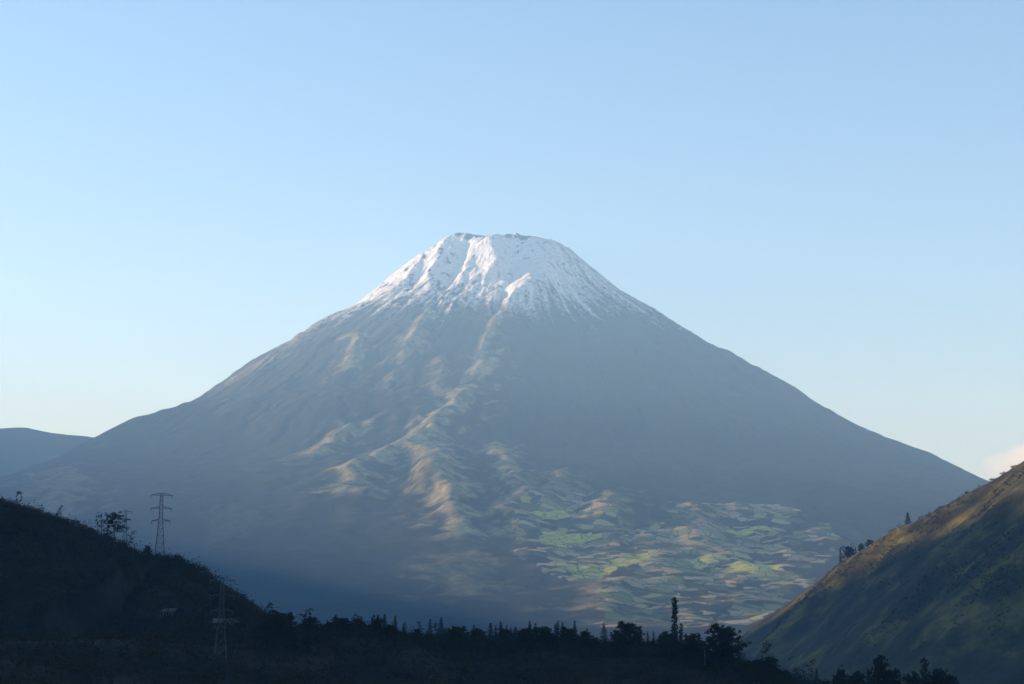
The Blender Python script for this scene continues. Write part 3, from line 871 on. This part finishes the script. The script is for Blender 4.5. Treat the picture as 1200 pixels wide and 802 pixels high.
# --- right hillside skyline
plant('conifer', 2, 1064, 600, RIGHT, 'lone conifer on the sunlit crest of the right hill', 0, 1.5)
plant('bush', 0, 1133, 569, RIGHT, 'round shrub on the sunlit right crest, uphill of the lone conifer', 0, 1.1)
for i, (x, y, k, v) in enumerate([(985, 641, 'spire', 0), (990, 639, 'euc', 1), (996, 641, 'broad', 0), (1003, 640, 'conifer', 1), (1010, 638, 'broad', 2), (1020, 633, 'broad', 1), (1030, 627, 'bush', 0)]):
    plant(k, v, x, y, RIGHT, '%s small tree counted uphill in the clump on the right hill crest' % ORD[i], 0, 1.3 if k == 'spire' else .9, 'small trees clumped on the right crest')
for i, (x, y) in enumerate([(1088, 601), (1103, 592), (1163, 557), (1176, 550), (1188, 542)]):
    plant('bush', i % 3, x, y, RIGHT, '%s tiny shrub counted uphill from the lone conifer along the right crest' % ORD[i], 2, 1.2, 'tiny shrubs on the right crest')

# --- scrub and woodland that nobody could count
def scatter(name, ridge, pts, hmin, hmax, per, mat, label, cat, seed, wide=.55, leaf=.16):
    g = np.random.default_rng(seed)
    n = len(pts); z = ridge.h(pts[:, 0], pts[:, 1]); H = g.uniform(hmin, hmax, n) * (1 + .8 * (g.uniform(0, 1, n) > .9))
    cen = []; rad = []
    for k in range(4):
        o = np.clip(g.normal(0, .2, (n, 3)), -.3, .3) * H[:, None] * np.array([1, 1, .5])
        cen.append(np.stack([pts[:, 0], pts[:, 1], z + H * .42], -1) + o)
        rad.append(np.stack([H * wide * .6, H * wide * .6, H * .42], -1) * g.uniform(.6, 1.1, (n, 1)))
    v, f = leaf_tris(np.concatenate(cen), np.concatenate(rad), per, leaf, g, .9)
    return tag(link(name, np_mesh(name, v, f), mat), label, cat, kind='stuff')

def near_crest(ridge, n, front, back, g, px0, px1):
    """ground points spread from a crest towards the camera (front) and a little behind it"""
    px = g.uniform(px0, px1, n); Y0 = np.array([depth_at(ridge, p) for p in px])
    Y = Y0 + g.uniform(-front, back, n)
    X = (px - 600) / FPX / (math.cos(PITCH) + (740 - 401) / FPX * math.sin(PITCH)) * Y
    return np.stack([X, Y], -1)

g = np.random.default_rng(77)
pts = near_crest(LEFT, 20000, 270, 14, g, -60, 420)
dens = fbm(pts[:, 0] / 45, pts[:, 1] / 45, 3, 401)
scatter('hillside_scrub', LEFT, pts[dens > -.6], 1.4, 5.6, 6, M_leaf_scrub, 'dark scrub and low trees covering the left hillside', 'scrub', 501, .6, .34)
pts = near_crest(LEFT, 700, 4, 4, g, -20, 320)
scatter('crest_scrub', LEFT, pts, 1.0, 3.0, 20, M_leaf_scrub, 'fringe of low scrub along the left hill crest', 'scrub', 502, .6, .2)
pts = near_crest(FORE, 13000, 170, 4, g, -60, 1240)
scatter('ridge_woodland', FORE, pts, 1.6, 4.6, 6, M_leaf_scrub, 'dark low woodland covering the foreground ridge', 'woodland', 503, .6, .24)
pts = near_crest(FORE, 1800, 14, 5, g, 290, 960)
scatter('ridge_hedge', FORE, pts, 1.8, 4.6, 20, M_leaf_broad, 'hedge of low bushes along the foreground ridge top', 'hedge', 504, .6, .17)
pts = near_crest(RIGHT, 12000, 700, 30, g, 780, 1260)
dens = fbm(pts[:, 0] / 120, pts[:, 1] / 120, 4, 402) + .35 * fbm(pts[:, 0] / 25, pts[:, 1] / 25, 2, 403)
scatter('slope_scrub', RIGHT, pts[dens > .17], 1.2, 4.6, 5, M_leaf_hill, 'scattered scrub on the right hillside', 'scrub', 505, .7, .5)

# ------------------------------------------------------------------ lattice pylons
M_steel = plain('galvanised_steel', (.09, .097, .105), .7, .2, .6, .1)
M_glassins = plain('insulator_glass', (.10, .13, .13), .3, .1, 2.)
def ground_hit(ridge, px, py, y0, y1):
    d = pix_dir(px, py); Y = np.arange(y0, y1, 1.); X = d[0] / d[1] * Y; Z = d[2] / d[1] * Y
    i = int(np.argmax(ridge.h(X, Y) >= Z)); return (float(X[i]), float(Y[i]), float(ridge.h(X[i:i + 1], Y[i:i + 1])[0]))

def make_pylon(loc, H, label, rot=0.):
    e = bpy.data.objects.new('lattice_pylon', None); C.objects.link(e); e.location = loc; e.rotation_euler = (0, 0, rot)
    tag(e, label, 'pylon', 'power line pylons on the left')
    def half(t): return np.interp(t, [0, .42, .62, 1], [.075, .040, .026, .018]) * H
    S = [(-1, -1), (1, -1), (1, 1), (-1, 1)]
    lv = [0, .14, .27, .38, .48, .56, .63, .70, .76, .82, .88, .94, .985]
    for sx, sy in S:
        m = MB()
        for a, b in zip(lv[:-1], lv[1:]):
            m.bar((sx * half(a), sy * half(a), a * H - (.6 if a == 0 else 0)), (sx * half(b), sy * half(b), b * H), .0046 * H)
        m.build('leg', M_steel, e)
    m = MB()
    for a, b in zip(lv[:-1], lv[1:]):
        for k in range(4):
            (ax, ay), (bx, by) = S[k], S[(k + 1) % 4]
            m.bar((ax * half(a), ay * half(a), a * H), (bx * half(b), by * half(b), b * H), .0019 * H)
            m.bar((bx * half(a), by * half(a), a * H), (ax * half(b), ay * half(b), b * H), .0019 * H)
            m.bar((ax * half(b), ay * half(b), b * H), (bx * half(b), by * half(b), b * H), .0019 * H)
    m.build('bracing', M_steel, e)
    for zt, w, up in ((.955, .155, .035), (.765, .15, .03), (.585, .135, .028)):
        m = MB()
        for sg in (-1, 1):
            tip = (sg * w * H, 0, zt * H)
            for sy in (-1, 1):
                m.bar((sg * half(zt), sy * half(zt), zt * H), tip, .0036 * H)
                m.bar((sg * half(zt), sy * half(zt), (zt + up) * H), tip, .0036 * H)
            for q in (.3, .6, .82):
                x = sg * (half(zt) + (w * H - half(zt)) * q)
                m.bar((x, -half(zt) * (1 - q), zt * H), (x, half(zt) * (1 - q), (zt + up * (1 - q)) * H), .0025 * H)
        arm = m.build('crossarm', M_steel, e)
        for sg in (-1, 1):
            i = MB()
            for q in range(6): i.bar((sg * w * H * .97, 0, (zt - .008 * q) * H), (sg * w * H * .97, 0, (zt - .008 * q - .006) * H), .006 * H, .003 * H, 6)
            i.build('insulator_string', M_glassins, arm)
    return e
pY = depth_at(LEFT, 187, 650); pb = at(187, 652, pY); pb = (pb[0], pY, LEFT.z(pb[0], pY) - .3)
make_pylon(pb, at(187, 577, pY)[2] - pb[2], 'tall grey lattice pylon standing clear on the left hill crest', .15)
pY = depth_at(LEFT, 146, 640) + 2; pb = at(146, 640, pY); pb = (pb[0], pY, LEFT.z(pb[0], pY) - .3)
make_pylon(pb, at(146, 598, pY)[2] - pb[2], 'lattice pylon half hidden behind the crest eucalyptus', .3)
pb = ground_hit(FORE, 258, 772, 300, 700)
make_pylon((pb[0], pb[1], pb[2] - .3), at(260, 675, pb[1])[2] - pb[2], 'pale lattice pylon low on the dark slope, its base near the bottom left', .1)

# ------------------------------------------------------------------ houses and pole
M_wall = plain('pale_render', (.11, .108, .105), .9, .12, .5)
M_roof = plain('roof_sheet', (.09, .08, .075), .7, .2, .6)
M_dark = plain('dark_glass', (.03, .035, .04), .3, .1, 1.)
M_timber = plain('weathered_timber', (.22, .20, .18), .85, .25, 2.)
def make_house(loc, w, d, h, label, rot=0., nwin=3):
    loc = (loc[0], loc[1], min(LEFT.z(loc[0] + q * w / 2, loc[1] - d / 2) for q in (-1, 1)) + .2)
    e = bpy.data.objects.new('house', None); C.objects.link(e); e.location = loc; e.rotation_euler = (0, 0, rot)
    tag(e, label, 'house', 'houses on the left hillside')
    m = MB(); m.box((-w / 2, -d / 2, -1.5), (w / 2, d / 2, h))
    n = len(m.v); m.v += [(-w / 2, -d / 2, h), (-w / 2, d / 2, h), (-w / 2, 0, h + d * .22), (w / 2, -d / 2, h), (w / 2, d / 2, h), (w / 2, 0, h + d * .22)]
    m.f += [(n, n + 2, n + 1), (n + 3, n + 4, n + 5)]
    m.build('wall', M_wall, e)
    m = MB(); o = .45; rz = h + d * .22
    for sg in (-1, 1):
        a, b = (-w / 2 - o, 0, rz + .05), (w / 2 + o, 0, rz + .05); c, f = (w / 2 + o, sg * (d / 2 + o), h - .14), (-w / 2 - o, sg * (d / 2 + o), h - .14)
        m.quad(a, b, c, f); m.quad(*[(p[0], p[1], p[2] + .12) for p in (a, b, c, f)][::-1]); m.quad(f, c, (c[0], c[1], c[2] + .12), (f[0], f[1], f[2] + .12))
    m.build('roof', M_roof, e)
    for i in range(nwin):
        x = -w / 2 + w * (i + .5) / (nwin + 1)
        m = MB(); m.box((x - .55, -d / 2 - .04, h * .4), (x + .55, -d / 2 + .06, h * .8)); wd = m.build('window', M_timber, e)
        m = MB(); m.box((x - .45, -d / 2 - .06, h * .4 + .1), (x + .45, -d / 2 - .03, h * .8 - .1)); m.build('pane', M_dark, wd)
    x = w / 2 - w / (nwin + 1) * .5
    m = MB(); m.box((x - .5, -d / 2 - .05, 0), (x + .5, -d / 2 + .05, 2.1)); dr = m.build('door', M_timber, e)
    m = MB(); m.box((x + .3, -d / 2 - .09, 1.), (x + .38, -d / 2 - .05, 1.1)); m.build('handle', M_steel, dr)
    for i in range(5):
        px = -w / 2 + w * i / 4
        m = MB(); m.bar((px, -d / 2 - 1.6, -2.2), (px, -d / 2 - 1.6, h - .3), .09); m.build('porch_post', M_timber, e)
    m = MB(); m.quad((-w / 2 - .2, -d / 2 - 1.8, h - .32), (w / 2 + .2, -d / 2 - 1.8, h - .32), (w / 2 + .2, -d / 2 - .02, h - .05), (-w / 2 - .2, -d / 2 - .02, h - .05)); m.build('porch_roof', M_roof, e)
    return e
hb = ground_hit(LEFT, 264, 736, 400, 900); make_house((hb[0], hb[1] + 3, hb[2] + .4), 10, 6, 3.2, 'long pale house with a porch among trees beside the low pylon', .1)
hb = ground_hit(LEFT, 198, 722, 400, 900); make_house((hb[0], hb[1] + 2, hb[2] + .4), 5, 4.5, 2.7, 'tiny pale house alone on the dark left hillside', -.2, 2)

pY = depth_at(FORE, 826) - 10; pb = at(826, 770, pY); zb = FORE.z(pb[0], pY)
e = bpy.data.objects.new('utility_pole', None); C.objects.link(e); e.location = (pb[0], pY, zb - .3)
tag(e, 'pale slender utility pole in front of the big domed tree', 'pole')
H = max(6., at(826, 760, pY)[2] - zb)
M_pole = plain('pale_concrete', (.16, .155, .15), .85, .15, 1.)
m = MB(); m.bar((0, 0, 0), (0, 0, H), .15, .09, 10); m.build('shaft', M_pole, e)
m = MB(); m.bar((-.8, 0, H - .4), (.8, 0, H - .4), .05); m.build('crossbar', M_timber, e)
for x in (-.7, 0, .7):
    m = MB(); m.bar((x, 0, H - .35), (x, 0, H - .15), .04, .05, 6); m.build('insulator', M_glassins, e)
